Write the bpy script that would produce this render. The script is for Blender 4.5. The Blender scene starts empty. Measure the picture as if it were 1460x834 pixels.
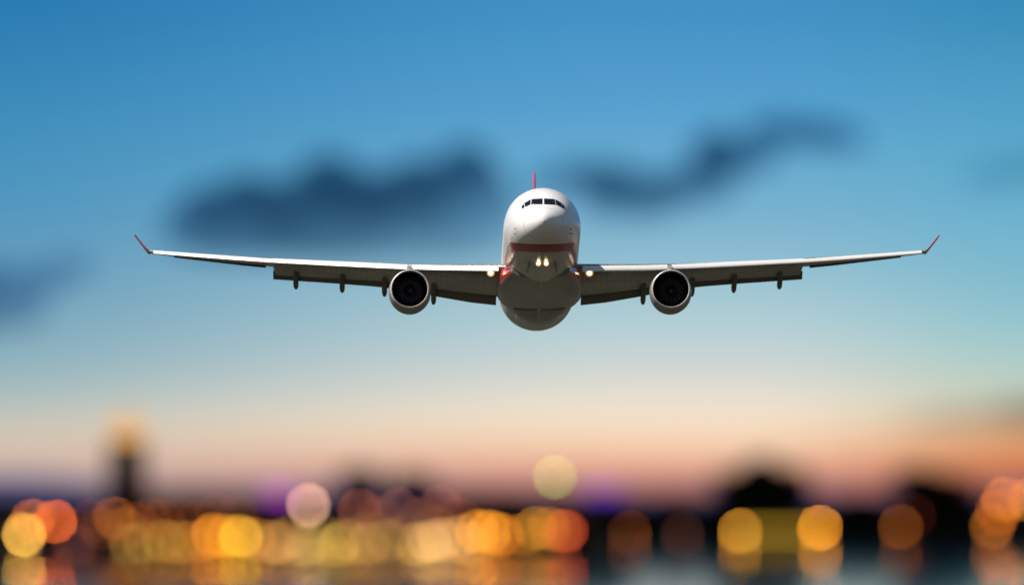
import bpy, bmesh, math, random
import numpy as np
from mathutils import Vector, Matrix
from mathutils.bvhtree import BVHTree

R = math.radians
C = bpy.context.scene.collection
S = bpy.context.scene

# ------------------------------------------------------------------ camera
PXR = 600.0 / 36.0 * 1460.0          # photo pixels (1460 wide) per radian of the long lens
EYE = 28.0                           # camera height over the water
HOR = 689.0                          # photo row of the horizon
DIST = 1259.0                        # distance to the wing of the airliner
cam = bpy.data.cameras.new('camera')
cam.lens = 600.0; cam.sensor_width = 36.0; cam.sensor_fit = 'HORIZONTAL'
cam.clip_start = 1.0; cam.clip_end = 200000.0
cam.dof.use_dof = True
cam.dof.focus_distance = 1254.0
cam.dof.aperture_fstop = 0.6 / 3.95
cam.dof.aperture_ratio = 1.0
co = bpy.data.objects.new('camera', cam); C.objects.link(co)
co.location = (0, 0, EYE)
co.rotation_euler = (R(90) + math.atan((HOR - 417.0) / PXR), 0, 0)
S.camera = co

def at(px, py, Y):
    """photo pixel -> world point at the depth Y"""
    return Vector(((px - 730.0) / PXR * Y, Y, EYE + (HOR - py) / PXR * Y))

def lin(c):
    out = []
    for v in c[:3]:
        v = v / 255.0
        out.append(v / 12.92 if v <= 0.04045 else ((v + 0.055) / 1.055) ** 2.4)
    return tuple(out) + (1.0,)

# ------------------------------------------------------------------ world
EXPO = 0.25
G = 2.0 ** -EXPO                      # keeps what gives off light as set when the exposure moves
SUN_EL, SUN_AZ = 51.0, -102.0         # azimuth from the view direction, negative to the left
W = bpy.data.worlds.new('World'); S.world = W
W.use_nodes = True
nt = W.node_tree; nt.nodes.clear()
def N(t, **k):
    n = nt.nodes.new(t)
    for a, b in k.items(): setattr(n, a, b)
    return n
def L(a, b): nt.links.new(a, b)
def math_node(op, a, b=None, c=None, clamp=False):
    n = N('ShaderNodeMath', operation=op, use_clamp=clamp)
    for i, v in enumerate((a, b, c)):
        if v is None: continue
        if isinstance(v, (int, float)): n.inputs[i].default_value = v
        else: L(v, n.inputs[i])
    return n.outputs[0]
out = N('ShaderNodeOutputWorld'); bg = N('ShaderNodeBackground')
SKY_STRENGTH = 0.1
bg.inputs['Strength'].default_value = SKY_STRENGTH
L(bg.outputs[0], out.inputs[0])
tc = N('ShaderNodeTexCoord'); sep = N('ShaderNodeSeparateXYZ'); L(tc.outputs['Generated'], sep.inputs[0])
dx, dy, dz = sep.outputs
sky = N('ShaderNodeTexSky'); sky.sky_type = 'NISHITA'; sky.sun_disc = False
sky.sun_elevation = R(SUN_EL); sky.sun_rotation = R(SUN_AZ)
sky.air_density = 1.0; sky.dust_density = 0.6; sky.ozone_density = 2.0
# dusk band: elevation in milliradian-like units, EL = tan(elev) * PXR photo pixels over the horizon
el = math_node('MULTIPLY', dz, PXR)
elf = math_node('DIVIDE', el, 800.0, clamp=True)
azp = math_node('MULTIPLY', math_node('ARCTAN2', dx, dy), PXR)
def ramp(rows):
    r = N('ShaderNodeValToRGB'); r.color_ramp.interpolation = 'B_SPLINE' if False else 'LINEAR'
    rows = sorted(((HOR - y) / 800.0, c) for y, c in rows)
    e = r.color_ramp.elements
    while len(e) < len(rows): e.new(0.5)
    for i, (p, c) in enumerate(rows):
        e[i].position = min(max(p, 0), 1); e[i].color = lin(c)
    L(elf, r.inputs[0]); return r.outputs[0]
rl = ramp([(689,(186,160,160)),(665,(206,180,168)),(640,(212,192,174)),(610,(208,198,182)),(580,(180,192,188)),(530,(146,180,190)),(470,(124,168,188)),
           (400,(104,158,188)),(330,(88,152,190)),(250,(74,148,190)),(150,(60,138,186)),(20,(42,124,178)),(-100,(34,112,168))])
rc = ramp([(689,(196,122,112)),(668,(230,164,138)),(645,(246,198,164)),(612,(248,220,190)),(580,(240,228,208)),(540,(216,216,210)),(490,(190,210,213)),(430,(166,201,212)),
           (370,(144,189,208)),(310,(122,178,208)),(250,(108,173,209)),(150,(86,160,207)),(20,(68,146,198)),(-100,(56,134,188))])
rr = ramp([(689,(178,92,74)),(668,(210,124,84)),(648,(221,139,88)),(620,(218,164,116)),(585,(208,200,172)),(540,(186,206,194)),(490,(162,202,204)),(430,(140,192,206)),
           (370,(122,184,206)),(310,(110,178,206)),(250,(98,172,204)),(150,(82,160,200)),(20,(58,142,186)),(-100,(46,130,184))])
def mixc(f, a, b):
    m = N('ShaderNodeMix', data_type='RGBA')
    L(f, m.inputs['Factor'])
    for v, s in ((a, m.inputs['A']), (b, m.inputs['B'])):
        if isinstance(v, tuple): s.default_value = v
        else: L(v, s)
    return m.outputs['Result']
def smooth(v, a, b):
    n = N('ShaderNodeMapRange', interpolation_type='SMOOTHSTEP')
    L(v, n.inputs['Value']); n.inputs['From Min'].default_value = a; n.inputs['From Max'].default_value = b
    return n.outputs['Result']
f1 = smooth(azp, -860.0, 220.0); f2 = smooth(azp, 330.0, 760.0)
band = mixc(f2, mixc(f1, rl, rc), rr)
# away from the afterglow the low sky is warm beige, added as fill light
back = smooth(dy, 0.95, 0.0)
band = mixc(back, band, (0.30, 0.27, 0.21, 1.0))
bs = N('ShaderNodeVectorMath', operation='SCALE'); L(band, bs.inputs[0]); bs.inputs['Scale'].default_value = G / SKY_STRENGTH
hi = smooth(dz, 0.06, 0.40)
nsk = N('ShaderNodeVectorMath', operation='SCALE'); L(sky.outputs[0], nsk.inputs[0]); nsk.inputs['Scale'].default_value = 0.6
skyc = mixc(hi, bs.outputs[0], nsk.outputs[0])
lowf = smooth(dz, -0.02, 0.0)
skyc = mixc(lowf, (0.15, 0.14, 0.12, 1.0), skyc)
L(skyc, bg.inputs['Color'])

sun = bpy.data.lights.new('sun', 'SUN'); sun.energy = 5.0; sun.angle = R(0.6); sun.color = (1.0, 0.93, 0.84)
so = bpy.data.objects.new('sun', sun); C.objects.link(so)
sd = Vector((math.sin(R(SUN_AZ)) * math.cos(R(SUN_EL)), math.cos(R(SUN_AZ)) * math.cos(R(SUN_EL)), math.sin(R(SUN_EL))))
so.rotation_euler = sd.to_track_quat('Z', 'Y').to_euler(); so.location = (0, 0, 400)

vs = S.view_settings
vs.view_transform = 'Standard'; vs.look = 'None'; vs.exposure = EXPO; vs.gamma = 1.0
vs.use_curve_mapping = False
S.cycles.use_adaptive_sampling = False
S.cycles.use_denoising = True
S.cycles.transparent_max_bounces = 24
S.cycles.max_bounces = 6
S.cycles.volume_bounces = 0
S.cycles.sample_clamp_direct = 0.0
S.cycles.sample_clamp_indirect = 8.0
S.cycles.caustics_reflective = False

# ------------------------------------------------------------------ materials
def nodes(name):
    m = bpy.data.materials.new(name); m.use_nodes = True
    t = m.node_tree; return m, t, t.nodes['Principled BSDF']
def mat(name, col, rough=0.5, metal=0.0, vary=0.0, scale=1.0, coat=0.0, spec=0.5):
    m, t, p = nodes(name)
    p.inputs['Roughness'].default_value = rough; p.inputs['Metallic'].default_value = metal
    p.inputs['Coat Weight'].default_value = coat; p.inputs['Specular IOR Level'].default_value = spec
    c = tuple(col) + (1.0,) if len(col) == 3 else col
    if vary:
        tcn = t.nodes.new('ShaderNodeTexCoord'); nz = t.nodes.new('ShaderNodeTexNoise')
        nz.inputs['Scale'].default_value = scale; nz.inputs['Detail'].default_value = 5
        t.links.new(tcn.outputs['Object'], nz.inputs['Vector'])
        r = t.nodes.new('ShaderNodeValToRGB')
        r.color_ramp.elements[0].position = 0.3; r.color_ramp.elements[1].position = 0.7
        r.color_ramp.elements[0].color = tuple(v * (1 - vary) for v in c[:3]) + (1,)
        r.color_ramp.elements[1].color = tuple(min(1, v * (1 + vary)) for v in c[:3]) + (1,)
        t.links.new(nz.outputs['Fac'], r.inputs[0]); t.links.new(r.outputs[0], p.inputs['Base Color'])
    else:
        p.inputs['Base Color'].default_value = c
    return m
def emit(name, col, strength):
    m, t, p = nodes(name)
    p.inputs['Base Color'].default_value = (0.02, 0.02, 0.02, 1)
    p.inputs['Emission Color'].default_value = col; p.inputs['Emission Strength'].default_value = strength * G
    return m

M = dict(
    white=mat('aircraft_white', (0.80, 0.79, 0.77), 0.28, 0, 0.04, 0.6, coat=0.3),
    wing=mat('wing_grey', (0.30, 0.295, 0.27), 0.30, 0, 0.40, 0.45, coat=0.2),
    slat=mat('slat_white', (0.82, 0.80, 0.77), 0.35, 0, 0.03, 0.5),
    flap=mat('flap_grey', (0.085, 0.082, 0.068), 0.5, 0, 0.15, 0.6),
    belly=mat('belly_grey', (0.22, 0.22, 0.20), 0.30, 0.0, 0.30, 0.8),
    red=mat('livery_red', (0.72, 0.045, 0.075), 0.3, 0, 0.05, 1.0, coat=0.2),
    lip=mat('bare_metal', (0.74, 0.73, 0.71), 0.42, 0.45, 0.05, 2.0),
    nacelle=mat('nacelle_grey', (0.26, 0.255, 0.23), 0.35, 0, 0.08, 1.0),
    fan=mat('fan_dark', (0.006, 0.006, 0.010), 0.6, 0.0, 0.2, 3.0),
    duct=mat('duct_dark', (0.008, 0.008, 0.012), 0.6),
    glass=mat('cockpit_glass', (0.006, 0.008, 0.014), 0.06, 0, spec=0.5),
    exhaust=mat('exhaust_metal', (0.14, 0.12, 0.10), 0.4, 0.9, 0.2, 2.0),
    beam=emit('landing_light', (1.0, 0.78, 0.45, 1), 9.0),
    glow=emit('light_halo', (1.0, 0.52, 0.16, 1), 0.75),  # amber halo around the lights, put in as emission
    post=mat('lamp_post', (0.03, 0.03, 0.03), 0.5, 0.3, 0.1, 1.0),
    brick=mat('dusk_brick', (0.060, 0.026, 0.014), 0.9, 0, 0.3, 0.3),
    concrete=mat('dark_concrete', (0.045, 0.035, 0.032), 0.9, 0, 0.25, 0.2),
    hazy=mat('haze_blue_wall', (0.030, 0.060, 0.17), 0.8, 0, 0.2, 0.2),  # blue of distant haze painted into the wall colour
    roof=mat('dark_roof', (0.02, 0.018, 0.02), 0.85, 0, 0.25, 0.4),
    pane=mat('window_glass', (0.006, 0.007, 0.010), 0.2),
    bark=mat('bark', (0.03, 0.022, 0.016), 0.95, 0, 0.3, 1.0),
    leaf=mat('dark_foliage', (0.016, 0.018, 0.009), 0.9, 0, 0.5, 0.25, spec=0.2),
    ground=mat('land_ground', (0.018, 0.014, 0.012), 0.95, 0, 0.4, 0.01, spec=0.1),
    bounce=mat('warm_bounce_tone', (0.046, 0.043, 0.030), 0.95, 0, 0.35, 0.02, spec=0.2),
    quay=mat('quay_stone', (0.03, 0.026, 0.024), 0.9, 0, 0.3, 0.2, spec=0.2),
    hill=mat('haze_blue_hill', (0.055, 0.060, 0.150), 1.0, 0, 0.2, 0.002, spec=0.0),  # air haze put into the base colour as blue
)

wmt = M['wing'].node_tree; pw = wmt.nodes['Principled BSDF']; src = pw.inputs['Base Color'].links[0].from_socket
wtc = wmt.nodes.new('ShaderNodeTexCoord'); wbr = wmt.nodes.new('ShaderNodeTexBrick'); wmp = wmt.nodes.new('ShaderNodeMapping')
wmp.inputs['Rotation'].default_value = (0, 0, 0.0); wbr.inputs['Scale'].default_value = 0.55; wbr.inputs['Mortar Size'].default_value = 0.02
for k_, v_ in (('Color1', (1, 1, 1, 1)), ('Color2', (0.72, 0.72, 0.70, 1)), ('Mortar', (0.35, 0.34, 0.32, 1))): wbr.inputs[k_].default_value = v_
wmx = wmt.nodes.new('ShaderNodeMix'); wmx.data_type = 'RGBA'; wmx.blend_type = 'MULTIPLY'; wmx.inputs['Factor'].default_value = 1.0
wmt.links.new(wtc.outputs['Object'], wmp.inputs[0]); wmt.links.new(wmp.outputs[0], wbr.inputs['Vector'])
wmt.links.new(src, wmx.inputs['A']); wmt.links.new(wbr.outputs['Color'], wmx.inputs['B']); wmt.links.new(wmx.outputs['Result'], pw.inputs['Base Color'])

# ------------------------------------------------------------------ helpers
def mesh_obj(name, verts, faces, m, parent=None, smooth=True):
    me = bpy.data.meshes.new(name)
    me.from_pydata([tuple(v) for v in verts], [], [tuple(f) for f in faces])
    mats = m if isinstance(m, (list, tuple)) else [m]
    for x in mats: me.materials.append(x)
    bm = bmesh.new(); bm.from_mesh(me); bmesh.ops.recalc_face_normals(bm, faces=bm.faces); bm.to_mesh(me); bm.free()
    if smooth:
        for p in me.polygons: p.use_smooth = True
        try: me.set_sharp_from_angle(angle=R(42))
        except Exception: pass
    o = bpy.data.objects.new(name, me); C.objects.link(o)
    if parent is not None: o.parent = parent
    return o
def empty(name, loc=(0, 0, 0)):
    o = bpy.data.objects.new(name, None); C.objects.link(o); o.location = loc; return o
def tag(o, label=None, cat=None, group=None, kind=None):
    if label: o['label'] = label
    if cat: o['category'] = cat
    if group: o['group'] = group
    if kind: o['kind'] = kind
    return o
class MB:
    def __init__(s): s.v = []; s.f = []
    def add(s, v, f):
        b = len(s.v); s.v += [tuple(x) for x in v]; s.f += [tuple(i + b for i in q) for q in f]; return s
    def box(s, x0, x1, y0, y1, z0, z1):
        v = [(x, y, z) for z in (z0, z1) for y in (y0, y1) for x in (x0, x1)]
        return s.add(v, [(0, 2, 3, 1), (4, 5, 7, 6), (0, 1, 5, 4), (2, 6, 7, 3), (0, 4, 6, 2), (1, 3, 7, 5)])
    def loft(s, rings, cap=True, closed=True):
        n = len(rings[0]); v = [p for r in rings for p in r]; f = []
        for i in range(len(rings) - 1):
            for j in range(n if closed else n - 1):
                k = (j + 1) % n
                f.append((i * n + j, i * n + k, (i + 1) * n + k, (i + 1) * n + j))
        if cap: f.append(tuple(range(n - 1, -1, -1))); f.append(tuple((len(rings) - 1) * n + j for j in range(n)))
        return s.add(v, f)
    def tube(s, x, y, z0, z1, r0, r1, n=10):
        return s.loft([[(x + r * math.cos(2 * math.pi * j / n), y + r * math.sin(2 * math.pi * j / n), z) for j in range(n)] for z, r in ((z0, r0), (z1, r1))])
    def build(s, name, m, parent=None, smooth=True): return mesh_obj(name, s.v, s.f, m, parent, smooth)

def pchip(xs, ys, q):
    xs = np.array(xs, float); ys = np.array(ys, float); h = np.diff(xs); d = np.diff(ys) / h
    m = np.zeros(len(xs)); m[0] = d[0]; m[-1] = d[-1]
    for i in range(1, len(xs) - 1):
        if d[i - 1] * d[i] > 0:
            w1 = 2 * h[i] + h[i - 1]; w2 = h[i] + 2 * h[i - 1]
            m[i] = (w1 + w2) / (w1 / d[i - 1] + w2 / d[i])
    q = np.array(q, float); i = np.clip(np.searchsorted(xs, q, side='right') - 1, 0, len(h) - 1)
    t = (q - xs[i]) / h[i]
    return ((1 + 2 * t) * (1 - t) ** 2 * ys[i] + t * (1 - t) ** 2 * h[i] * m[i] + t * t * (3 - 2 * t) * ys[i + 1] + t * t * (t - 1) * h[i] * m[i + 1])

# ------------------------------------------------------------------ water and land
SHORE_L, SHORE_R = 6900.0, 8300.0
wm, t, p = nodes('water')
p.inputs['Base Color'].default_value = (0.010, 0.018, 0.022, 1); p.inputs['Roughness'].default_value = 0.6; p.inputs['Specular IOR Level'].default_value = 0.0
gl = t.nodes.new('ShaderNodeBsdfGlossy'); gl.inputs['Color'].default_value = (0.74, 0.72, 0.70, 1)
mxs = t.nodes.new('ShaderNodeMixShader'); mxs.inputs[0].default_value = 0.9
t.links.new(p.outputs[0], mxs.inputs[1]); t.links.new(gl.outputs[0], mxs.inputs[2])
t.links.new(mxs.outputs[0], t.nodes['Material Output'].inputs['Surface'])
tcn = t.nodes.new('ShaderNodeTexCoord'); mp = t.nodes.new('ShaderNodeMapping'); mp.inputs['Scale'].default_value = (0.02, 0.006, 1)
nz = t.nodes.new('ShaderNodeTexNoise'); nz.inputs['Scale'].default_value = 1.0; nz.inputs['Detail'].default_value = 4
rp = t.nodes.new('ShaderNodeMapRange'); rp.inputs['To Min'].default_value = 0.026; rp.inputs['To Max'].default_value = 0.042
t.links.new(tcn.outputs['Object'], mp.inputs[0]); t.links.new(mp.outputs[0], nz.inputs['Vector'])
t.links.new(nz.outputs['Fac'], rp.inputs['Value']); t.links.new(rp.outputs[0], gl.inputs['Roughness'])
tag(mesh_obj('water', [(-60000, -60000, 0), (60000, -60000, 0), (60000, 90000, 0), (-60000, 90000, 0)], [(0, 1, 2, 3)], wm, smooth=False), kind='structure')
tag(mesh_obj('added_bounce_ground', [(-4000, -3000, 1.0), (4000, -3000, 1.0), (4000, 3200, 1.0), (-4000, 3200, 1.0)], [(0, 1, 2, 3)], M['bounce'], smooth=False), kind='structure')  # unseen ground added under the airliner to bounce warm light on its belly
XS = (848 - 730) / PXR * SHORE_L
xr = (905 - 730) / PXR * SHORE_R
poly = [(-40000, SHORE_L), (XS, SHORE_L), (XS + 6, SHORE_L + 300), (xr, SHORE_R), (40000, SHORE_R), (40000, 85000), (-40000, 85000)]
n = len(poly); TOPZ = 1.6
tag(mesh_obj('land', [(x, y, TOPZ) for x, y in poly] + [(x, y, -2) for x, y in poly],
    [tuple(range(n))] + [(i, (i + 1) % n, n + (i + 1) % n, n + i) for i in range(n)], M['ground'], smooth=False), kind='structure')
mb = MB(); mb.box(-3000, XS - 1, SHORE_L + 1, SHORE_L + 9, TOPZ, TOPZ + 0.35)
mb.box(xr + 2, 3000, SHORE_R + 1, SHORE_R + 9, TOPZ, TOPZ + 0.35)
tag(mb.build('quay_path', M['quay'], smooth=False), kind='structure')
# far hills: low bluish ridge on the left and behind the middle
rnd = random.Random(4)
def ridge(name, Y, depth, pts, m, step=6, jit=1.2):
    xs = [p[0] for p in pts]; q = np.arange(xs[0], xs[-1] + 1, step)
    top = pchip(xs, [p[1] for p in pts], q); rows = []
    for k in range(9):
        u = k / 8.0; hgt = math.sin(math.pi * min(u * 1.0, 1.0)); row = []
        for a, yy in zip(q, top):
            P = at(a, yy, Y)
            row.append((P.x, Y + depth * (u - 0.5), 1.0 + max(0, (P.z - 1.0)) * hgt * (1 + 0.02 * rnd.uniform(-jit, jit))))
        rows.append(row)
    mb = MB(); mb.loft(rows, cap=False, closed=False); return mb.build(name, m)
tag(ridge('hills', 16000, 3000, [(-300, 700), (-100, 682), (20, 678), (90, 682), (150, 690), (260, 698), (420, 697), (560, 690), (700, 696), (1000, 700), (1250, 699), (1700, 694)], M['hill'], 12), kind='structure')

# ------------------------------------------------------------------ clouds (absorbing air and droplets, no painting)
def cloud(name, Y, blobs, od, label, tint=(0.9, 0.93, 0.96)):
    m = bpy.data.materials.new(name + '_droplets'); m.use_nodes = True; t = m.node_tree
    t.nodes.remove(t.nodes['Principled BSDF']); o_ = t.nodes['Material Output']
    tr = t.nodes.new('ShaderNodeBsdfTransparent'); tr.inputs['Color'].default_value = tint + (1,)
    ab = t.nodes.new('ShaderNodeVolumeAbsorption')
    mx = max(od); ab.inputs['Color'].default_value = tuple(1 - v / (mx * 1.0001) for v in od) + (1,)
    ab.inputs['Density'].default_value = mx / 100.0
    t.links.new(tr.outputs[0], o_.inputs['Surface']); t.links.new(ab.outputs[0], o_.inputs['Volume'])
    mb = MB(); cx = sum(b[0] for b in blobs) / len(blobs); cy = sum(b[1] for b in blobs) / len(blobs)
    c0 = at(cx, cy, Y)
    for (px, py, rx, ry, dep) in blobs:
        P = at(px, py, Y) - c0; a = rx / PXR * Y; b = ry / PXR * Y; rings = []
        for i in range(1, 12):
            th = math.pi * i / 12
            rings.append([(P.x + a * math.sin(th) * math.cos(ph), P.y + dep / 2 * math.sin(th) * math.sin(ph), P.z + b * math.cos(th))
                          for ph in [2 * math.pi * j / 20 for j in range(20)]])
        mb.loft(rings)
    o = mb.build(name, m); o.location = c0
    md = o.modifiers.new('union', 'REMESH'); md.mode = 'VOXEL'; md.voxel_size = 3.2
    sm = o.modifiers.new('soften', 'SMOOTH'); sm.factor = 0.6; sm.iterations = 6
    tag(o, label, 'cloud', 'dusk clouds')
    return o
CY = 15000.0
cloud('cloud', CY, [(262, 322, 38, 34, 70), (300, 306, 52, 46, 130), (352, 288, 50, 44, 150), (400, 300, 70, 50, 150), (470, 272, 60, 56, 170), (530, 286, 70, 46, 170),
                    (600, 270, 66, 48, 160), (664, 246, 46, 46, 150), (692, 262, 34, 34, 100), (430, 334, 180, 42, 90), (580, 310, 130, 46, 80), (340, 344, 110, 32, 60), (520, 350, 170, 30, 36), (300, 330, 70, 36, 70), (690, 300, 60, 44, 50), (600, 350, 140, 30, 30)],
      (1.32, 1.08, 0.90), 'large dark blue cloud stretching left from behind the airliner nose above its wing')
cloud('cloud', CY + 300, [(822, 250, 40, 22, 90), (870, 262, 54, 32, 140), (925, 272, 56, 28, 120), (975, 262, 46, 26, 110), (1022, 224, 42, 40, 150),
                    (1064, 224, 48, 28, 90), (1110, 188, 50, 24, 90), (1160, 192, 54, 26, 80), (1205, 198, 34, 22, 60), (900, 298, 80, 22, 44), (990, 270, 70, 26, 50), (780, 262, 40, 24, 40)],
      (1.45, 1.12, 0.94), 'thinner dark cloud trailing up to the right of the airliner fuselage')
cloud('cloud', CY + 500, [(-30, 410, 70, 40, 90), (40, 405, 50, 30, 70), (95, 385, 40, 24, 50), (20, 445, 50, 26, 60), (-40, 450, 60, 34, 70)],
      (1.1, 0.85, 0.55), 'low slate blue cloud at the edge of the frame below the red left winglet')
cloud('cloud', CY + 800, [(1420, 250, 40, 26, 26), (1470, 240, 40, 26, 30), (1390, 262, 26, 14, 16)],
      (0.7, 0.5, 0.5), 'faint wisp of grey cloud in the clear sky above the red right winglet')
cloud('cloud', CY + 1000, [(1400, 592, 90, 12, 40), (1470, 588, 70, 22, 70), (1330, 600, 70, 8, 30)],
      (0.9, 1.0, 1.1), 'flat brownish cloud bank low over the orange horizon at the frame edge')

rc_ = random.Random(8)
o = cloud('shade_deck', 7200.0, [(-730 * 0 + x, -4200 + rc_.uniform(-250, 250), 1500, 900, 2600) for x in range(-11000, 5200, 1300)], (3.2, 3.0, 2.8),  # unseen cloud added to keep the sun off the far shore
      'added unseen cloud deck above the frame, shading the far shore')
del o['category'], o['group']; o['kind'] = 'stuff'; o.modifiers['union'].voxel_size = 40.0
# ------------------------------------------------------------------ airliner
PITCH, YAW, ROLL = 8.5, 0.62, 0.0
SP, CP = math.sin(R(PITCH)), math.cos(R(PITCH))
NOSE_Y = DIST - 19.0
air = empty('airliner')
air.location = at(775.0, 302.0, NOSE_Y)
air.rotation_euler = (Matrix.Rotation(R(YAW), 3, 'Z') @ Matrix.Rotation(-R(PITCH - 0.75), 3, 'X')).to_euler()
tag(air, 'white wide-body jet airliner with red stripe flying head on, lights lit', 'airliner')
# body axes: x = picture right, y = aft, z = up.  Zat gives the height that projects to a photo row.
PPM = 19.33
def Zat(py, X): return ((301.0 - py) / PPM + SP * X) / CP

st = [  # aft, top, bottom, half width
    (0.00, -0.62, -0.68, 0.03), (0.06, -0.38, -0.92, 0.27), (0.2, -0.18, -1.12, 0.50), (0.5, 0.06, -1.40, 0.84), (1.0, 0.36, -1.70, 1.24),
    (1.6, 0.70, -1.97, 1.60), (2.2, 1.16, -2.15, 1.88), (2.8, 1.60, -2.30, 2.10), (3.5, 1.98, -2.44, 2.30), (4.5, 2.34, -2.60, 2.52),
    (5.7, 2.62, -2.72, 2.69), (7.0, 2.77, -2.80, 2.79), (9.0, 2.83, -2.83, 2.83), (39.0, 2.83, -2.83, 2.83), (43.0, 2.83, -2.50, 2.76),
    (47.0, 2.78, -1.62, 2.44), (51.0, 2.62, -0.55, 1.88), (55.0, 2.36, 0.55, 1.12), (57.8, 2.05, 1.20, 0.50), (58.4, 1.85, 1.45, 0.22)]
q = np.concatenate([np.linspace(0, 1, 14) ** 2 * 2.0, np.arange(2.25, 9.1, 0.25), np.arange(10, 39, 1.5), np.arange(39, 58.5, 0.6), [58.4]])
cols = [pchip([s[0] for s in st], [s[k] for s in st], q) for k in (1, 2, 3)]
fus_m, t, p = nodes('fuselage_paint')
def fn(op, a, b=None, clamp=False):
    n = t.nodes.new('ShaderNodeMath'); n.operation = op; n.use_clamp = clamp
    for i, v in enumerate((a, b)):
        if v is None: continue
        if isinstance(v, (int, float)): n.inputs[i].default_value = v
        else: t.links.new(v, n.inputs[i])
    return n.outputs[0]
tcn = t.nodes.new('ShaderNodeTexCoord'); sp = t.nodes.new('ShaderNodeSeparateXYZ'); t.links.new(tcn.outputs['Object'], sp.inputs[0])
bx, by, bz = sp.outputs
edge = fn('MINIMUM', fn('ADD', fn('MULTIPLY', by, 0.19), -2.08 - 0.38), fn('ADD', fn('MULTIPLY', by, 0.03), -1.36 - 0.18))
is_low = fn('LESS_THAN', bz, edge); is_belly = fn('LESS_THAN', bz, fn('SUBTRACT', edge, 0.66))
row = fn('LESS_THAN', fn('ABSOLUTE', fn('SUBTRACT', bz, 0.55)), 0.17)
pit = fn('LESS_THAN', fn('FRACT', fn('DIVIDE', by, 0.53)), 0.42)
rng = fn('MULTIPLY', fn('GREATER_THAN', by, 8.5), fn('LESS_THAN', by, 47.0))
win = fn('MULTIPLY', fn('MULTIPLY', row, pit), rng)
nzf = t.nodes.new('ShaderNodeTexNoise'); nzf.inputs['Scale'].default_value = 0.9; nzf.inputs['Detail'].default_value = 6
mpf = t.nodes.new('ShaderNodeMapping'); mpf.inputs['Scale'].default_value = (1.6, 0.25, 1.6)
t.links.new(tcn.outputs['Object'], mpf.inputs[0]); t.links.new(mpf.outputs[0], nzf.inputs['Vector'])
def fmix(f, a, b):
    n = t.nodes.new('ShaderNodeMix'); n.data_type = 'RGBA'
    t.links.new(f, n.inputs['Factor'])
    for v, s_ in ((a, n.inputs['A']), (b, n.inputs['B'])):
        if isinstance(v, tuple): s_.default_value = v
        else: t.links.new(v, s_)
    return n.outputs['Result']
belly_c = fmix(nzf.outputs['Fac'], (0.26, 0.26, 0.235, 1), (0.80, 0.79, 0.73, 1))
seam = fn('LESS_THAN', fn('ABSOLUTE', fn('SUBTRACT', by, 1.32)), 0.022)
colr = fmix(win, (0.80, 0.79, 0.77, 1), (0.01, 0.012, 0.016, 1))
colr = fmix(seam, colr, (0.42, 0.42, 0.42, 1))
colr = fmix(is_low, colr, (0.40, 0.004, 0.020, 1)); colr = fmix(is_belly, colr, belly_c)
t.links.new(colr, p.inputs['Base Color']); p.inputs['Roughness'].default_value = 0.26; p.inputs['Coat Weight'].default_value = 0.08
NS = 64
def oval(X, zt, zb, w, n=NS):
    zc = (zt + zb) / 2; h = (zt - zb) / 2
    return [(w * math.sin(2 * math.pi * j / n), X, zc + h * math.cos(2 * math.pi * j / n)) for j in range(n)]
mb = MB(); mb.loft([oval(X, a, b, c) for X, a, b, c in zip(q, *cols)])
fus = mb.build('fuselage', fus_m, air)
fv = [Vector(v) for v in mb.v]; bvh = BVHTree.FromPolygons(fv, mb.f)

# cockpit windows: panes laid on the skin, found from in front
def on_skin(s, v, off=0.02):
    """s: metres right, v: metres up in the head-on view of the body at its pitch"""
    d = Vector((0, CP, SP)); d.normalize()
    o = Vector((s, 0, v / CP)) - d * 20.0
    loc, nor, _, _ = bvh.ray_cast(o, d)
    if nor.dot(d) > 0: nor = -nor
    return loc + nor * off
def pane(name, quad, m, nn=8, thick=0.02):
    mb = MB(); g = []
    for i in range(nn + 1):
        for j in range(nn + 1):
            u, w = i / nn, j / nn
            a = [quad[0][k] * (1 - u) + quad[1][k] * u for k in (0, 1)]; b = [quad[3][k] * (1 - u) + quad[2][k] * u for k in (0, 1)]
            s_, y_ = a[0] * (1 - w) + b[0] * w, a[1] * (1 - w) + b[1] * w
            g.append(on_skin((s_ - 774.8) / PPM, (301.5 - y_) / PPM, thick))
    f = [(i * (nn + 1) + j, (i + 1) * (nn + 1) + j, (i + 1) * (nn + 1) + j + 1, i * (nn + 1) + j + 1) for i in range(nn) for j in range(nn)]
    mb.add(g, f); o = mb.build(name, m, fus)
    sol = o.modifiers.new('thickness', 'SOLIDIFY'); sol.thickness = 0.03; sol.offset = 0
    return o
def mir(qd): return [(2 * 774.8 - x, y) for x, y in qd]
w1 = [(759.0, 284.0), (773.6, 283.2), (773.6, 291.0), (757.8, 291.4)]
w2 = [(748.6, 289.6), (757.6, 284.4), (756.6, 291.6), (749.6, 294.8)]
w3 = [(744.6, 294.4), (747.6, 290.4), (748.6, 295.0), (745.6, 297.6)]
for qd in (w1, w2, w3): pane('cockpit_window', qd, M['glass']); pane('cockpit_window', mir(qd), M['glass'])

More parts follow.
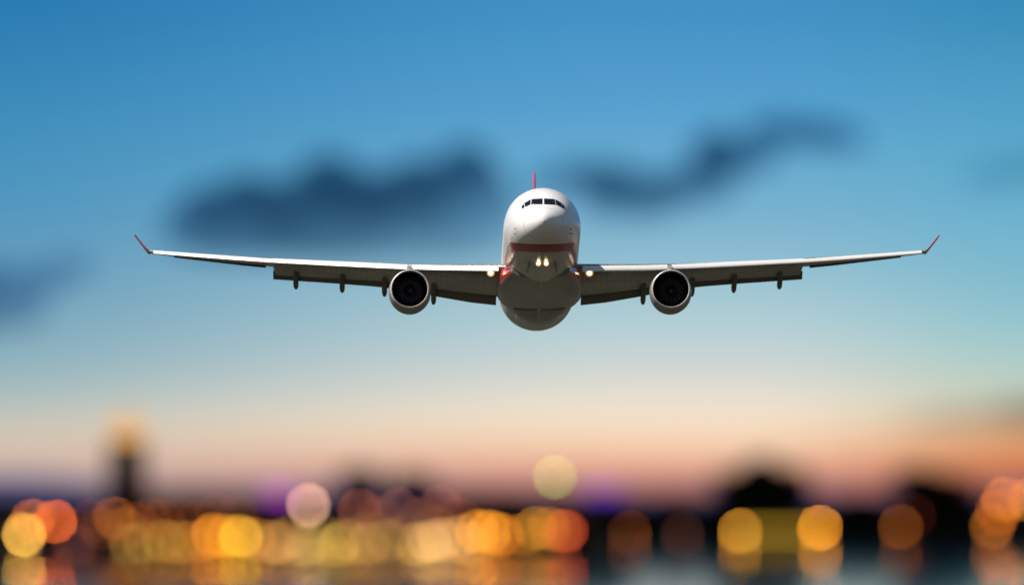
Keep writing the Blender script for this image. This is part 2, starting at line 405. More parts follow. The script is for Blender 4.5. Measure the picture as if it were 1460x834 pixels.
# belly fairing
fst = [  # aft, half width, top, bottom, squareness
    (14.5, 2.1, -1.6, -2.72, 2.2), (16.5, 2.6, -1.3, -2.90, 2.6), (19, 3.0, -1.05, -3.02, 3.2), (22, 3.18, -0.95, -3.12, 4.0), (25, 3.16, -0.95, -3.24, 3.4), (27.0, 2.98, -1.0, -3.36, 2.7),
    (28.8, 2.62, -1.0, -3.50, 2.2), (30.5, 2.0, -1.1, -3.58, 2.1), (32, 1.85, -1.1, -3.60, 2.1), (34.5, 1.7, -1.3, -3.42, 2.0), (37, 1.7, -1.6, -3.15, 2.0), (39, 1.4, -2.0, -2.86, 2.0)]
qf = np.arange(14.5, 39.01, 0.7)
fc = [pchip([s[0] for s in fst], [s[k] for s in fst], qf) for k in (1, 2, 3, 4)]
rings = []
for X, w, zt, zb, e in zip(qf, *fc):
    r = []; zc = zt * 0.55 + zb * 0.45
    for j in range(48):
        a = 2 * math.pi * j / 48; c_, s_ = math.cos(a), math.sin(a)
        hh = (zt - zc) if c_ > 0 else (zc - zb)
        r.append((w * math.copysign(abs(s_) ** (2 / e), s_), X, zc + hh * math.copysign(abs(c_) ** (2 / e), c_)))
    rings.append(r)
fair_m, t, p = nodes('fairing_paint')
tcn = t.nodes.new('ShaderNodeTexCoord'); sp = t.nodes.new('ShaderNodeSeparateXYZ'); t.links.new(tcn.outputs['Object'], sp.inputs[0])
bx, by, bz = sp.outputs
nzf = t.nodes.new('ShaderNodeTexNoise'); nzf.inputs['Scale'].default_value = 1.2; nzf.inputs['Detail'].default_value = 6
mpf = t.nodes.new('ShaderNodeMapping'); mpf.inputs['Scale'].default_value = (1.2, 0.4, 1.2)
t.links.new(tcn.outputs['Object'], mpf.inputs[0]); t.links.new(mpf.outputs[0], nzf.inputs['Vector'])
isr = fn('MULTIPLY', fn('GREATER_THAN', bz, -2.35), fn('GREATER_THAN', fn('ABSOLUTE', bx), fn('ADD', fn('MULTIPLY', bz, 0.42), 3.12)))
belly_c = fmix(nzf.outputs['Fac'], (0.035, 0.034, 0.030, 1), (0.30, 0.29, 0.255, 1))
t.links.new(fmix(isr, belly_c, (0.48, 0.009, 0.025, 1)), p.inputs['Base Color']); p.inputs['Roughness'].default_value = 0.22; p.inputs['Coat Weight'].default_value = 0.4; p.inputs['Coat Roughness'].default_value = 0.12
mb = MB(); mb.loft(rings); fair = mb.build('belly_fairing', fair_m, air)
for s_ in (-1, 1):     # main gear doors, slightly proud of the fairing
    g = []; nn = 6; fb = BVHTree.FromPolygons([Vector(v) for v in mb.v], mb.f)
    for i in range(nn + 1):
        for j in range(nn + 1):
            X = 26.2 + 4.4 * i / nn; Y = s_ * (0.15 + 1.75 * j / nn)
            loc, nor, _, _ = fb.ray_cast(Vector((Y, X, -20)), Vector((0, 0, 1)))
            g.append(loc + Vector((0, 0, -0.012)))
    m2 = MB(); m2.add(g, [(i * 7 + j, (i + 1) * 7 + j, (i + 1) * 7 + j + 1, i * 7 + j + 1) for i in range(6) for j in range(6)])
    o = m2.build('main_gear_door', M['belly'], fair); sol = o.modifiers.new('thickness', 'SOLIDIFY'); sol.thickness = 0.03; sol.offset = 0
for s_ in (-1, 1):     # nose gear doors standing open beside the taxi lights
    m2 = MB(); x0 = s_ * 0.98
    m2.loft([[(x0 - 0.04, 7.0, -2.60), (x0 + 0.04, 7.0, -2.60), (x0 + s_ * 0.1 + 0.04, 7.1, -3.02), (x0 + s_ * 0.1 - 0.04, 7.1, -3.02)],
             [(x0 - 0.04, 9.6, -2.62), (x0 + 0.04, 9.6, -2.62), (x0 + s_ * 0.1 + 0.04, 9.5, -3.05), (x0 + s_ * 0.1 - 0.04, 9.5, -3.05)]])
    m2.build('nose_gear_door', M['nacelle'], fus, smooth=False)

for X, h in ((11.5, .42), (15.8, .36)):     # blade antennas on the belly line
    m2 = MB(); m2.loft([[(w_, X + a, -2.80) for w_, a in ((-.04, .0), (.0, -.25), (.04, 0), (.0, .35))], [(w_ * .5, X + .22 + a * .6, -2.80 - h) for w_, a in ((-.04, .0), (.0, -.25), (.04, 0), (.0, .35))]])
    m2.build('blade_antenna', M['slat'], fus)
for s_ in (-1, 1):                            # pitot probes
    for X, z_ in ((2.6, -0.85), (3.1, -1.15)):
        loc, nor, _, _ = bvh.ray_cast(Vector((s_ * 12, X, z_)), Vector((-s_, 0, 0)))
        q_ = loc + Vector((s_ * .14, -.10, 0)); m2 = MB()
        m2.loft([[loc + Vector((0, .04 * math.cos(k), .03 * math.sin(k))) for k in (0, 1.57, 3.14, 4.71)], [q_ + Vector((0, .03 * math.cos(k), .02 * math.sin(k))) for k in (0, 1.57, 3.14, 4.71)]])
        m2.build('pitot_probe', M['fan'], fus)
def light_unit(name, loc, r, parent):
    rim = MB(); n = 20
    def ring(rr, y): return [(rr * math.sin(2 * math.pi * j / n), y, rr * math.cos(2 * math.pi * j / n)) for j in range(n)]
    rim.loft([ring(r * 0.9, 0.3), ring(r * 1.18, 0.28), ring(r * 1.2, 0.0), ring(r * 1.02, -0.03), ring(r * 1.0, 0.02)])
    o = rim.build(name, M['lip'], parent); o.location = loc
    halo = MB(); halo.loft([ring(r * 1.0, -0.012), ring(r * 1.75, -0.05), ring(r * 1.78, 0.05), ring(r * 1.1, 0.1)], cap=False)
    halo.build('halo_ring', M['glow'], o)  # glowing ring stands in for the halo around the lens
    lens = MB(); lens.loft([ring(r * 0.99, 0.0), ring(r * 0.7, -0.035), ring(r * 0.2, -0.05)])
    lens.build('lens', M['beam'], o)
    return o
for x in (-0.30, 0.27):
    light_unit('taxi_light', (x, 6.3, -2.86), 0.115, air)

# wings
LE = lambda s: 19.0 + (s - 2.8) * 0.62
ST = [0.0, 2.6, 5.0, 7.5, 9.6, 12.0, 15.0, 19.7, 22.0, 24.5, 27.0, 29.0]
TOPY = pchip([0, 3, 7, 10, 14.8, 19.7, 24.5, 29], [375.5, 375.2, 374.6, 373.4, 370.0, 366.0, 360.2, 354.0], ST)
LOWY = pchip([0, 3.2, 8, 10.7, 15, 19.7, 29], [437, 433.5, 419.5, 409.5, 402.5, 396.5, 385], ST)
TEX = pchip([0, 3.2, 9.6, 19.7, 29], [31.6, 31.6, 31.3, 34.7, 37.9], ST)
def wing_st(s):
    ty = float(np.interp(s, ST, TOPY)); tx = float(np.interp(s, ST, TEX))
    ly = float(np.interp(s, ST, LOWY)) if s < 19.76 else float(np.interp(s, [19.76, 22, 24.5, 27, 29], [379.5, 375.5, 370.0, 364.5, 359.5]))
    lx = LE(s); k = float(np.interp(s, [0, 9.6, 29], [1.0, 0.9, 0.5]))
    zle = Zat(ty, lx + 0.5 * k) - 0.17 * k
    return lx, zle, tx, Zat(ly, tx), k
def wing_sec(s, sx):
    lx, zl, tx, zt, k = wing_st(s)
    fr = float(np.interp(s, [0, 19.6, 19.7, 29], [0.84, 0.84, 0.95, 0.97]))
    drop = float(np.interp(s, [0, 3, 9, 19.6, 19.7, 29], [0.16, 0.16, 0.13, 0.08, 0.03, 0.0]))
    ex = lx + (tx - lx) * fr; ez = zl + (zt - zl) * fr + drop
    c = ex - lx; th = float(np.interp(s, [0, 9.6, 29], [0.13, 0.115, 0.10])) * c
    up, lo = [], []
    for i in range(15):
        u = (1 - math.cos(math.pi * i / 14)) / 2
        tk = th * 5 * (0.2969 * math.sqrt(u) - 0.126 * u - 0.3516 * u ** 2 + 0.2843 * u ** 3 - 0.1015 * u ** 4) + 0.012
        base = zl - 0.06 + (ez - zl + 0.06) * u + 0.016 * c * math.sin(math.pi * u)
        up.append((sx * s, lx + c * u, base + tk * 0.72)); lo.append((sx * s, lx + c * u, base - tk))
    return up + lo[::-1][:-1] if False else up + lo[::-1]
def slat_sec(s, sx):
    lx, zl, tx, zt, k = wing_st(s)
    pr = [(.75, .17), (.40, .12), (0.0, -.01), (-.35, -.19), (-.60, -.38), (-.64, -.47), (-.56, -.53), (-.40, -.50), (-.1, -.34), (.3, -.06), (.75, .09)]
    return [(sx * s, lx + a * k, zl + b * k) for a, b in pr]
def flap_sec(s, sx):
    lx, zl, tx, zt, k = wing_st(s)
    ax = lx + (tx - lx) * 0.775; az = zl + (zt - zl) * 0.775 + 0.24
    dx_, dz_ = tx - ax, zt - az; ln = math.hypot(dx_, dz_); nx, nz_ = -dz_ / ln, dx_ / ln; r = []
    for u, h in ((0, 0), (.08, .09), (.3, .13), (.65, .09), (1, .015), (1, -.015), (.65, -.04), (.3, -.07), (.08, -.06)):
        r.append((sx * s, ax + dx_ * u + nx * h * ln, az + dz_ * u + nz_ * h * ln))
    return r
def lin_st(a, b, n): return [a + (b - a) * i / (n - 1) for i in range(n)]
for sx in (-1, 1):
    mb = MB(); mb.loft([wing_sec(s, sx) for s in lin_st(1.2, 19.6, 30) + lin_st(19.77, 29.0, 16)])
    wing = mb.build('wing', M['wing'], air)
    for a, b in ((3.1, 9.46), (9.78, 28.7)):
        mb = MB(); mb.loft([slat_sec(s, sx) for s in lin_st(a, b, 16)]); mb.build('slat', M['slat'], wing)
    for a, b in ((3.15, 9.0), (9.3, 19.75)):
        mb = MB(); mb.loft([flap_sec(s, sx) for s in lin_st(a, b, 14)]); mb.build('flap', M['flap'], wing)
    # aileron
    def ail_sec(s):
        lx, zl, tx, zt, k = wing_st(s); c = tx - lx
        return [(sx * s, lx + c * u, zl + (zt - zl) * u + h * c) for u, h in ((.78, .010), (.9, .012), (1.03, .004), (1.03, -.003), (.9, -.03), (.78, -.045))]
    mb = MB(); mb.loft([ail_sec(s) for s in lin_st(20.3, 27.2, 9)]); mb.build('aileron', M['flap'], wing)
    # flap track fairings
    for s, ylo in ((7.8, 432.5), (11.45, 421.0), (14.6, 415.5), (18.05, 410.5)):
        lx, zl, tx, zt, k = wing_st(s); rings = []
        X0, X1 = lx + (tx - lx) * 0.45, tx + 0.9
        zend = Zat(ylo, X1 - 0.6)
        for i in range(13):
            u = i / 12; X = X0 + (X1 - X0) * u
            hz = zl + (zt - zl) * min(1, (X - lx) / (tx - lx)); low = hz - 0.15 + (zend - hz + 0.15) * (u ** 1.2 if u < .92 else .92 ** 1.2)
            top = hz + 0.02; w = 0.20 * min(1, .35 + u * 3)
            if u > .93: top = low + 0.35; w = 0.15
            zc, hh = (top + low) / 2, (top - low) / 2
            rings.append([(sx * s + w * math.sin(2 * math.pi * j / 12), X, zc + hh * math.cos(2 * math.pi * j / 12)) for j in range(12)])
        mb = MB(); mb.loft(rings); mb.build('flap_track_fairing', M['flap'], wing)
    # winglet
    lx, zl, tx, zt, k = wing_st(29.0); rings = []
    for u, ox, up, xa, ch in ((0, 0, 0, .15, 2.35), (.12, .16, .14, .45, 2.1), (.35, .42, .48, .95, 1.7), (1, 1.12, 1.48, 2.1, .75)):
        sec = []
        for v, h in ((0, 0), (.2, .035), (.6, .03), (1, 0), (.6, -.03), (.2, -.035)):
            sec.append((sx * (29.0 + ox - h * 1.6 * 0.8), lx + xa + ch * v, zl + 0.02 + up + h * 1.6 * 0.6))
        rings.append(sec)
    mb = MB(); mb.loft(rings); mb.build('winglet', M['red'], wing)
    # landing light in the wing root
    s = 3.62 + (0.04 if sx < 0 else 0)
    lx, zl, tx, zt, k = wing_st(s)
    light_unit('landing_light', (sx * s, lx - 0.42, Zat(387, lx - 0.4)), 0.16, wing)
    # engine
    EX, ES = 18.6, 9.63
    eng = mesh = None
    n = 48
    ez = Zat(409.5, EX)
    def ring(r, X, dz=0.0): return [(r * math.sin(2 * math.pi * j / n), X, dz + r * math.cos(2 * math.pi * j / n)) for j in range(n)]
    mb = MB(); mb.loft([ring(1.455, 0.34), ring(1.52, 0.9), ring(1.56, 1.7), ring(1.55, 2.8), ring(1.45, 3.9), ring(1.25, 5.0), ring(1.20, 5.05), ring(1.24, 4.6), ring(1.25, 1.35), ring(1.29, 0.6), ring(1.305, 0.36)], cap=False)
    eng = mb.build('engine', [M['nacelle'], M['duct']], wing); eng.location = (sx * ES, EX, ez); eng.rotation_euler = (R(1.2), 0, 0)
    for pl in eng.data.polygons:
        if math.hypot(pl.center.x, pl.center.z) < 1.31 and pl.center.y < 4.9: pl.material_index = 1
    mb = MB(); mb.loft([ring(1.455, 0.345), ring(1.43, 0.16), ring(1.395, 0.03), ring(1.36, 0.0), ring(1.33, 0.05), ring(1.312, 0.2), ring(1.305, 0.365)], cap=False); mb.build('inlet_lip', M['lip'], eng)
    mb = MB()
    for b in range(26):
        a = 2 * math.pi * b / 26
        pts = []
        for r, tw, cw in ((0.30, .25, .10), (0.75, .6, .14), (1.235, .95, .17)):
            for e in (-1, 1):
                aa = a + e * cw / max(r, .3) * math.cos(tw); pts.append((r * math.sin(aa), 1.25 + e * cw * math.sin(tw), r * math.cos(aa)))
        mb.add(pts, [(0, 1, 3, 2), (2, 3, 5, 4)])
    o = mb.build('fan', M['fan'], eng); sol = o.modifiers.new('thickness', 'SOLIDIFY'); sol.thickness = 0.02
    mb = MB(); mb.loft([ring(0.02, 0.62), ring(0.14, 0.74), ring(0.25, 0.95), ring(0.33, 1.3), ring(0.33, 1.5)]); mb.build('spinner', M['fan'], eng)
    mb = MB(); mb.loft([ring(1.235, 1.75), ring(1.235, 1.8)]); mb.build('stator_wall', M['duct'], eng)
    mb = MB(); mb.loft([ring(0.85, 3.6), ring(0.8, 5.0), ring(0.62, 5.9), ring(0.3, 6.9), ring(0.05, 7.4)]); mb.build('exhaust_cone', M['exhaust'], eng)
    mb = MB(); lx, zl, tx, zt, k = wing_st(ES); rings = []
    for X, w, lo_, hi_ in ((0.9, .05, 1.40, 1.55), (1.8, .17, 1.2, 1.78), (3.2, .21, 1.1, 1.86), (lx - EX + .2, .22, 1.0, zl - ez - 0.1), (lx - EX + 2.6, .2, 1.2, zl - ez - .05), (lx - EX + 4.6, .08, 1.5, zl - ez - .1)):
        rings.append([(-w, X, lo_), (w, X, lo_), (w, X, hi_ - .06), (w * .4, X, hi_), (-w * .4, X, hi_), (-w, X, hi_ - .06)])
    mb.loft(rings); mb.build('pylon', M['nacelle'], eng)

# tail
def foil(P, ch, th, axis):
    r = []
    for i in range(12):
        a = 2 * math.pi * i / 12; u = (1 - math.cos(a)) / 2; h = th / 2 * math.sin(a) * (1 - .55 * u)
        r.append((P[0] + (h if axis == 'x' else 0), P[1] + ch * u, P[2] + (h if axis == 'z' else 0)))
    return r
mb = MB(); mb.loft([foil((0, 44.0, 2.2), 8.6, .62, 'x'), foil((0, 46.2, 4.0), 7.6, .52, 'x'), foil((0, 54.0, 11.2), 3.3, .26, 'x'), foil((0, 54.5, 11.45), 2.6, .12, 'x')])
mb.build('tail_fin', M['red'], air)
for sx in (-1, 1):
    mb = MB(); rings = []
    for s, X, ch, z, th in ((0.6, 49.5, 5.6, 1.75, .5), (4.5, 51.9, 4.1, 2.2, .36), (9.5, 55.2, 2.1, 2.75, .18)):
        rr = foil((sx * s, X, z), ch, th, 'z'); rings.append([(x, y, zz + (y - X) * 0.11) for x, y, zz in rr])
    mb.loft(rings); mb.build('tailplane', M['wing'], air)

# ------------------------------------------------------------------ waterfront
def building(px0, px1, ytop, Y, mm, label, roofkind='flat', depth=16, lit=0):
    a, b = at(px0, ytop, Y), at(px1, ytop, Y); w = b.x - a.x; H = a.z - TOPZ
    rh = 2.2 if roofkind == 'flat' else 5.0
    o = empty('waterfront_building', ((a.x + b.x) / 2, Y + depth / 2, TOPZ))
    wall = MB(); wall.box(-w / 2, w / 2, -depth / 2, depth / 2, 0, H - rh); wo = wall.build('wall', [mm, M['pane']], o, smooth=False)
    fl = max(2, int((H - rh) / 3.4)); nb = max(2, int(w / 4.0)); me = MB()
    for i in range(fl):
        for j in range(nb):
            cx = -w / 2 + w * (j + .5) / nb; cz = (H - rh) * (i + .55) / fl
            me.box(cx - .7, cx + .7, -depth / 2 - .06, -depth / 2 + .02, cz - .8, cz + .8)
    tag(me.build('window', M['pane'], wo, smooth=False), kind='stuff')
    rf = MB()
    if roofkind == 'flat':
        rf.box(-w / 2 - .4, w / 2 + .4, -depth / 2 - .4, depth / 2 + .4, H - rh + .004, H - rh + .7); rf.box(-w / 5, w / 5, -3, 3, H - rh + .7, H)
    else:
        e = H - rh + .004
        rf.loft([[(-w / 2 - .5, -depth / 2 - .5, e), (-w / 2 - .5, depth / 2 + .5, e), (-w / 2 - .5, 0, H)], [(w / 2 + .5, -depth / 2 - .5, e), (w / 2 + .5, depth / 2 + .5, e), (w / 2 + .5, 0, H)]])
    rf.build('roof', M['roof'], o, smooth=False)
    tag(o, label, 'building', 'dark blurred waterfront buildings')
    return o
BL = SHORE_L + 60
building(-40, 60, 712, BL, M['concrete'], 'dark low block behind the bright cream yellow light at the shore')
building(66, 140, 716, BL + 20, M['hazy'], 'dim block behind the orange red light, left of the tall lit tower')
building(205, 300, 698, BL + 40, M['brick'], 'dark brown gabled block just right of the tall lit tower', 'gable')
building(306, 390, 703, BL + 15, M['brick'], 'dark brown block above the bright amber cluster of lights')
building(402, 470, 706, BL + 25, M['concrete'], 'dark block behind the pale pink shore light')
building(480, 546, 664, BL + 140, M['hazy'], 'taller blue grey block between the pale pink light and the mauve lights')
building(558, 620, 670, BL + 150, M['hazy'], 'second blue grey block rising behind the mauve brown light')
building(622, 745, 699, BL + 30, M['brick'], 'long dark maroon block behind the twin orange lights', 'gable')
building(750, 842, 706, BL + 10, M['brick'], 'dark gabled block under the pale green cream light', 'gable')
# tower
T = at(181, 628, BL); H = T.z - TOPZ
tw = empty('clock_tower', (T.x, BL, TOPZ))
mb = MB(); rings = []
for z, w in ((0, 13.0), (H * .34, 12.0), (H * .38, 8.2), (H - 3, 7.2), (H - 2.6, 7.9), (H, 7.9)):
    rings.append([(sx_ * w, sy_ * w, z) for sx_, sy_ in ((-1, -1), (1, -1), (1, 1), (-1, 1))])
mb.loft(rings); sh = mb.build('shaft', M['brick'], tw, smooth=False)
mb = MB()
for i in range(4): mb.box(-.6, .6, -8.1, -6.0, 10 + i * (H - 16) / 4, 12.5 + i * (H - 16) / 4)
tag(mb.build('window', M['pane'], sh, smooth=False), kind='stuff')
mb = MB(); n = 12
mb.loft([[(r * math.cos(2 * math.pi * j / n), r * math.sin(2 * math.pi * j / n), z) for j in range(n)] for z, r in ((H + .004, 6.4), (H + 5.6, 6.2))])
mb.build('lantern', emit('lantern_glow', lin((240, 165, 60)), 1.25), tw)
mb = MB(); mb.loft([[(r * math.cos(2 * math.pi * j / n), r * math.sin(2 * math.pi * j / n), z) for j in range(n)] for z, r in ((H + 5.604, 6.8), (H + 8, 4.6), (H + 12, 1.8), (H + 17, .1))])
mb.build('spire', emit('spire_glow', lin((240, 200, 150)), 0.85), tw)  # cream glow of the spire put in as emission, no floodlight shines here
tag(tw, 'tall slender tower with amber lit top rising over the left shore', 'tower')

# trees
def tree_meshes(seed, Hh, rad):
    rn = random.Random(seed); tr = MB(); rings = []
    for z, r in ((0, .75), (Hh * .2, .55), (Hh * .45, .4), (Hh * .75, .16)):
        ox = rn.uniform(-.3, .3) * (z > 0); rings.append([(ox + r * math.cos(a), r * math.sin(a), z) for a in [2 * math.pi * j / 8 for j in range(8)]])
    tr.loft(rings)
    for i in range(6):
        a = rn.uniform(0, 6.28); z0 = Hh * rn.uniform(.25, .5); ln = rad * rn.uniform(.5, .8); d = Vector((math.cos(a), math.sin(a), .8)).normalized()
        p0 = Vector((0, 0, z0)); p1 = p0 + d * ln; u = d.orthogonal().normalized(); v = d.cross(u)
        tr.loft([[p + (u * math.cos(k) + v * math.sin(k)) * r for k in [2 * math.pi * j / 6 for j in range(6)]] for p, r in ((p0, .28), (p1, .08))])
    cr = MB(); lumps = [(Vector((rn.uniform(-.55, .55) * rad, rn.uniform(-.55, .55) * rad, Hh * rn.uniform(.38, .84))), rad * rn.uniform(.32, .55)) for _ in range(18)]
    for _ in range(4500):
        c_, r = rn.choice(lumps); d = Vector((rn.gauss(0, 1), rn.gauss(0, 1), rn.gauss(0, 1))).normalized()
        P = c_ + d * r * rn.uniform(.55, 1.05); P.z = min(P.z, Hh)
        u = Vector((rn.gauss(0, 1), rn.gauss(0, 1), rn.gauss(0, 1))).normalized(); v = u.orthogonal().normalized(); w = u.cross(v); s_ = rn.uniform(.8, 1.6)
        cr.add([P + v * s_, P + w * s_ * .6, P - v * s_, P - w * s_ * .6], [(0, 1, 2, 3)])
    return tr, cr
protos = {}
def tree(px, ytop, Y, rad_px, label, seed):
    P = at(px, ytop, Y); Hh = P.z - TOPZ; rad = rad_px / PXR * Y
    tr, cr = tree_meshes(seed, Hh, rad); o = empty('tree', (P.x, Y, TOPZ))
    tr.build('trunk', M['bark'], o); cr.build('crown', M['leaf'], o, smooth=False)
    tag(o, label, 'tree', 'dark trees on the far shore')
TR = SHORE_R + 60
tree(1082, 648, TR, 40, 'tallest dark tree on the far bank between the two gold lights', 1)
tree(1120, 660, TR + 20, 42, 'lower dark tree leaning against the tallest one, by the yellow lit shed', 2)
tree(1044, 668, TR + 30, 40, 'dark tree above the left end of the yellow lit shed', 3)
tree(1316, 664, TR, 48, 'broad dark tree right of the dull brown light on the far bank', 4)
tree(1356, 672, TR + 15, 42, 'dark tree between the broad tree and the stacked orange lights', 5)
tree(960, 703, TR + 10, 34, 'low dark tree over the faintest brown light', 6)
tree(1225, 704, TR + 25, 36, 'low dark tree between the bright gold light and the dull brown light', 7)
# far-off wood: one mass
rn = random.Random(11); mb = MB()
def wood(px0, px1, Y, y_of, depth, ncl):
    q = np.arange(px0, px1, 3.0); rows = []
    ph = [rn.uniform(0, 6.28) for _ in range(5)]
    for k in range(7):
        u = k / 6; row = []
        for a in q:
            yy = y_of(a) + 3.5 * math.sin(a * .11 + ph[0] + k) + 2.5 * math.sin(a * .23 + ph[1] - k * 1.3) + rn.uniform(-2, 2)
            P = at(a, yy, Y); hgt = math.sin(math.pi * u) ** .35 if 0 < u < 1 else 0
            row.append((P.x, Y + depth * u, TOPZ + (P.z - TOPZ) * hgt))
        rows.append(row)
    mb.loft(rows, cap=False, closed=False)
    for _ in range(ncl):
        a = rn.uniform(px0, px1); P = at(a, y_of(a) + rn.uniform(-4, 40), Y); P.y += rn.uniform(-1, depth * .6); P.z = max(P.z, 3)
        u = Vector((rn.gauss(0, 1), rn.gauss(0, 1), rn.gauss(0, 1))).normalized(); v = u.orthogonal().normalized(); w = u.cross(v); s_ = rn.uniform(.5, 1.2)
        mb.add([P + v * s_, P + w * s_ * .6, P - v * s_, P - w * s_ * .6], [(0, 1, 2, 3)])
wood(880, 1560, TR + 45, lambda a: 712 + 4 * math.sin(a * .013), 60, 3500)
wood(-60, 900, SHORE_L + 260, lambda a: 706 + 4 * math.sin(a * .017), 60, 3500)
tag(mb.build('far_woods', M['leaf'], smooth=False), 'continuous dark wood along both far shores behind the lights', 'woods', kind='stuff')

# lit signs and shed
def billboard(px, py, wpx, hpx, Y, col, st_, label):
    P = at(px, py, Y); o = empty('illuminated_sign', (P.x, Y, TOPZ)); w = wpx / PXR * Y; h = hpx / PXR * Y; z = P.z - TOPZ
    mb = MB(); mb.box(-w / 2, w / 2, -.12, .12, z - h / 2, z + h / 2); mb.build('panel', emit('sign_glow', lin(col), st_), o, smooth=False)
    mb = MB(); f = .35
    mb.box(-w / 2 - f, w / 2 + f, -.3, .3, z + h / 2 + .003, z + h / 2 + f); mb.box(-w / 2 - f, w / 2 + f, -.3, .3, z - h / 2 - f, z - h / 2 - .003)
    mb.box(-w / 2 - f, -w / 2 - .003, -.3, .3, z - h / 2, z + h / 2); mb.box(w / 2 + .003, w / 2 + f, -.3, .3, z - h / 2, z + h / 2); mb.build('frame', M['post'], o, smooth=False)
    for sx_ in (-1, 1):
        mb = MB(); mb.tube(sx_ * w * .35, .1, 0, z - h / 2 - f, .3, .25); mb.build('post', M['post'], o)
    tag(o, label, 'illuminated sign', 'purple lit signs')
billboard(398, 703, 34, 16, SHORE_L + 48, (170, 60, 190), 1.5, 'purple lit sign glowing to the left of the pale pink light')
billboard(862, 704, 44, 20, SHORE_R + 36, (95, 45, 175), 1.7, 'violet blue lit sign glowing above the brown light past the red light')
P0, P1 = at(1060, 757, SHORE_R + 20), at(1166, 762, SHORE_R + 20)
sh = empty('boat_shed', ((P0.x + P1.x) / 2, SHORE_R + 24, TOPZ)); w = P1.x - P0.x
mb = MB(); mb.box(-w / 2 - 1, w / 2 + 1, -3, 6, 0, 6.6); wo = mb.build('wall', M['concrete'], sh, smooth=False)
mb = MB(); mb.box(-w / 2, w / 2, -3.1, -3.004, 2.4, 4.6); mb.build('window', emit('shed_glow', lin((150, 118, 28)), 3.2), wo, smooth=False)
mb = MB(); mb.loft([[(x, -4, 6.604), (x, 7, 6.604), (x, 1.5, 8.6)] for x in (-w / 2 - 1.6, w / 2 + 1.6)]); mb.build('roof', M['roof'], sh, smooth=False)
tag(sh, 'long low shed with a yellow olive lit window band between two gold lights', 'shed')

# ------------------------------------------------------------------ street lamps
HEAD = 1.0
head_me = {}
bmh = bmesh.new(); bmesh.ops.create_icosphere(bmh, subdivisions=2, radius=1.0)
sph = bpy.data.meshes.new('lamp_head'); bmh.to_mesh(sph); bmh.free()
for pl in sph.polygons: pl.use_smooth = True
post_v = MB(); post_v.tube(0, 0, 0, 1.0, .22, .14, 8); post_v.loft([[(r * math.cos(2 * math.pi * j / 8), r * math.sin(2 * math.pi * j / 8), z) for j in range(8)] for z, r in ((0, .45), (.05, .4))])
post_me = None
GAIN = 74.0
def lamp(px, py, col, k, label, group='lights along the near left shore', size=0.9):
    global post_me
    if px < 850: Y = SHORE_L + 5 + (40 if py < 735 else 0)
    else: Y = SHORE_R + 5
    P = at(px, py, Y); o = empty('street_lamp', (P.x, Y, TOPZ + .35)); Hh = P.z - TOPZ - .35
    if post_me is None:
        po = post_v.build('post', M['post'], o); post_me = po.data
    else:
        po = bpy.data.objects.new('post', post_me); C.objects.link(po); po.parent = o
    r = size * Y / SHORE_L
    po.scale = (1, 1, max(.5, Hh - r * .95))
    me = sph.copy(); me.materials.append(emit('lamp_glow', lin(col), GAIN * k * (0.9 / size) ** 2))
    ho = bpy.data.objects.new('lamp_head', me); C.objects.link(ho); ho.parent = o; ho.location = (0, 0, max(Hh, r + .4)); ho.scale = (r, r, r)
    tag(o, label, 'street light', group)
GR = 'spaced lights along the far right shore'
ROW1 = 'one of the overlapping tan gold lights in the row right of the bright amber cluster'
ROW2 = 'one of the overlapping tan lights in the row below the mauve brown light'
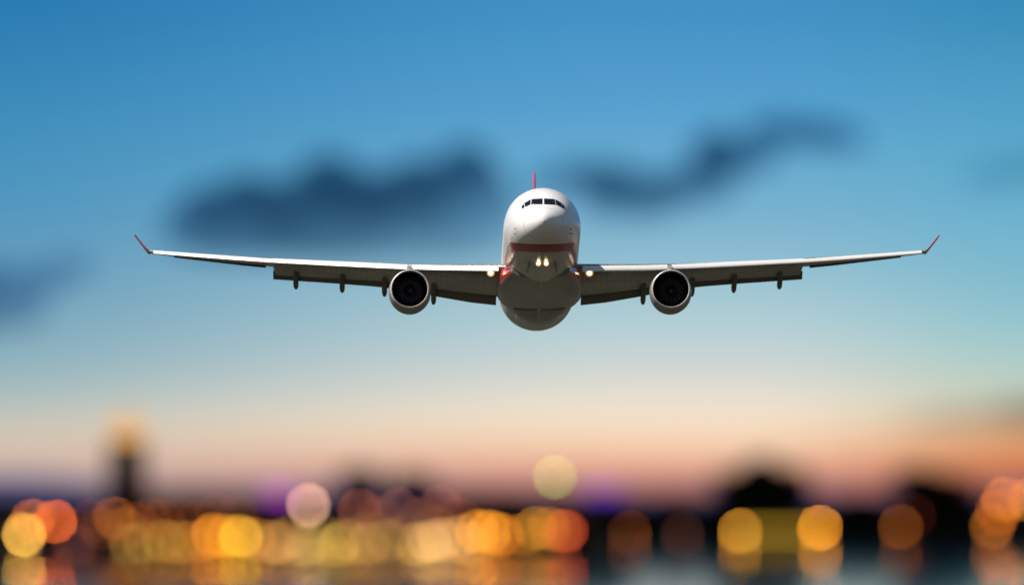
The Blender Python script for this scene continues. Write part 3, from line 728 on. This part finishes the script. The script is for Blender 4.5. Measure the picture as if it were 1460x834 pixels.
for a in [
    (34, 762, (250, 190, 80), .95, 'brightest cream yellow light at the left end of the shore'),
    (79, 743, (238, 104, 36), .85, 'orange red light just right of the brightest cream yellow light'),
    (46, 742, (232, 120, 56), .5, 'pinkish orange light overlapping the brightest cream yellow light'),
    (108, 776, (96, 52, 46), .5, 'dim brownish purple light low under the orange red light'),
    (130, 742, (112, 56, 30), .4, 'dim brown light just right of the orange red light'),
    (163, 738, (146, 78, 26), .65, 'brown orange light directly beneath the tall tower'),
    (196, 746, (126, 62, 26), .45, 'dim rust light just right of the one beneath the tower'),
    (179, 754, (150, 92, 32), .35, 'small ochre glow overlapping the light beneath the tower'),
    (232, 742, (112, 52, 26), .45, 'dim reddish brown light right of the rust light near the tower'),
    (258, 740, (104, 56, 22), .3, 'very dim brown light left of the bright amber cluster'),
    (309, 735, (118, 62, 28), .3, 'dim brown light over the bright amber cluster, its left one'),
    (337, 737, (118, 62, 32), .3, 'dim brown light over the bright amber cluster, its right one'),
    (186, 776, (124, 98, 42), .45, 'dull olive light low in the row beneath the tower'),
    (235, 771, (172, 126, 42), .45, 'gold light in the low row, left one of a pair left of the amber lights'),
    (255, 772, (168, 112, 42), .4, 'gold light in the low row, right one of a pair left of the amber lights'),
    (304, 762, (245, 146, 34), .55, 'deep amber light, left of the bright amber cluster'),
    (322, 764, (240, 160, 36), .45, 'amber light in the middle of the bright amber cluster'),
    (343, 764, (250, 190, 50), .65, 'brightest golden light of the bright amber cluster'),
    (384, 773, (184, 128, 62), 0.20, ROW1), (402, 770, (162, 116, 60), 0.34, ROW1), (425, 777, (152, 110, 66), 0.16, ROW1),
    (440, 720, (228, 170, 138), .75, 'pale pink light standing high above the row'),
    (447, 773, (150, 125, 60), 0.44, ROW1), (463, 777, (150, 120, 50), 0.24, ROW1), (481, 777, (166, 126, 50), 0.50, ROW1),
    (503, 775, (176, 132, 56), 0.20, ROW1), (526, 775, (190, 140, 70), 0.34, ROW1), (536, 759, (150, 110, 50), 0.16, ROW1),
    (512, 726, (152, 80, 46), .5, 'brown orange light standing high right of the pale pink light'),
    (568, 726, (126, 74, 64), .5, 'mauve brown light standing high between two browner lights'),
    (629, 722, (122, 60, 46), .5, 'reddish brown light standing high left of the twin orange lights'),
    (205, 772, (150, 112, 44), .35, 'dull gold light low in the row, just right of the dull olive light'),
    (272, 773, (160, 110, 46), .32, 'dull gold light tucked between the pair of gold lights and the amber cluster'),
    (292, 770, (190, 110, 30), .35, 'dim amber light on the left rim of the bright amber cluster'),
    (362, 768, (200, 130, 50), .4, 'dim amber light on the right rim of the bright amber cluster'),
    (394, 774, (176, 124, 64), 0.44, ROW1), (413, 765, (170, 122, 62), 0.24, ROW1), (436, 779, (160, 122, 66), 0.50, ROW1), (456, 761, (160, 130, 56), 0.20, ROW1), (491, 768, (176, 134, 60), 0.34, ROW1),
    (514, 763, (184, 136, 62), 0.16, ROW1), (552, 770, (164, 122, 58), 0.44, ROW1), (588, 775, (180, 134, 66), 0.24, ROW2), (626, 769, (190, 144, 84), 0.50, ROW2), (647, 771, (184, 136, 72), 0.20, ROW2), (668, 775, (190, 132, 66), 0.34, ROW2),
    (748, 762, (196, 124, 40), .35, 'dim orange light between the twin orange lights and the golden brown one'),
    (145, 752, (120, 64, 30), .35, 'dim copper light low between the orange red light and the tower'),
    (214, 740, (118, 58, 26), .35, 'dim copper light between the two rust lights right of the tower'),
    (284, 742, (112, 56, 26), .3, 'dim copper light high left of the bright amber cluster'),
    (540, 738, (130, 74, 48), .35, 'dim copper light between the brown orange and mauve brown high lights'),
    (598, 740, (126, 70, 48), .35, 'dim copper light between the mauve brown and reddish brown high lights'),
    (652, 738, (128, 66, 40), .32, 'dim copper light just left above the twin orange lights'),
    (620, 750, (122, 86, 36), .4, 'olive brown light under the high reddish brown light'),
    (577, 763, (166, 126, 60), 0.16, ROW2), (598, 776, (176, 130, 60), 0.44, ROW2), (612, 772, (204, 158, 98), .55, 'pale tan light, brightest of the row under the olive brown light'),
    (638, 767, (182, 136, 76), 0.24, ROW2), (656, 764, (176, 130, 80), 0.50, ROW2),
    (680, 757, (238, 150, 38), .6, 'bright orange light, left one of the twin orange lights'),
    (698, 757, (242, 155, 42), .55, 'bright orange light, right one of the twin orange lights'),
    (690, 768, (170, 108, 50), .3, 'dim orange glow below the twin orange lights'),
    (714, 762, (228, 128, 32), .55, 'orange light just right of the twin orange lights'),
    (764, 753, (190, 128, 38), .55, 'golden brown light below the pale green cream light'),
    (783, 753, (205, 130, 36), .4, 'orange glow between the golden brown light and the red light'),
    (800, 757, (190, 100, 44), .4, 'rust orange light overlapping the red light'),
    (808, 757, (205, 66, 40), .5, 'red light at the right end of the crowded row'),
    (791, 680, (140, 165, 50), .55, 'pale green cream light highest of all, alone against the sky'),
    (897, 759, (116, 58, 22), .7, 'brown light alone right of the red light and below the violet sign', GR),
    (973, 765, (66, 38, 30), .6, 'faintest brown light on the dark far shore', GR),
    (1055, 757, (192, 132, 42), .85, 'dull gold light at the left end of the yellow lit shed', GR),
    (1169, 752, (232, 146, 36), .95, 'bright gold orange light at the right end of the yellow lit shed', GR),
    (1284, 751, (122, 64, 20), .75, 'dull brown light alone right of the yellow lit shed', GR),
    (1303, 735, (66, 22, 16), .4, 'barely visible dark red light touching the dull brown light', GR),
    (1415, 750, (158, 90, 32), .7, 'brown orange light under the two overlapping orange lights', GR),
    (1432, 712, (214, 124, 16), .55, 'orange light standing high near the right end of the shore', GR),
    (1423, 730, (205, 98, 20), .5, 'small deep orange light between the high one and the brown orange one', GR),
    (1469, 712, (220, 130, 18), .55, 'orange light standing high at the very right end of the shore', GR),
]: lamp(*a)
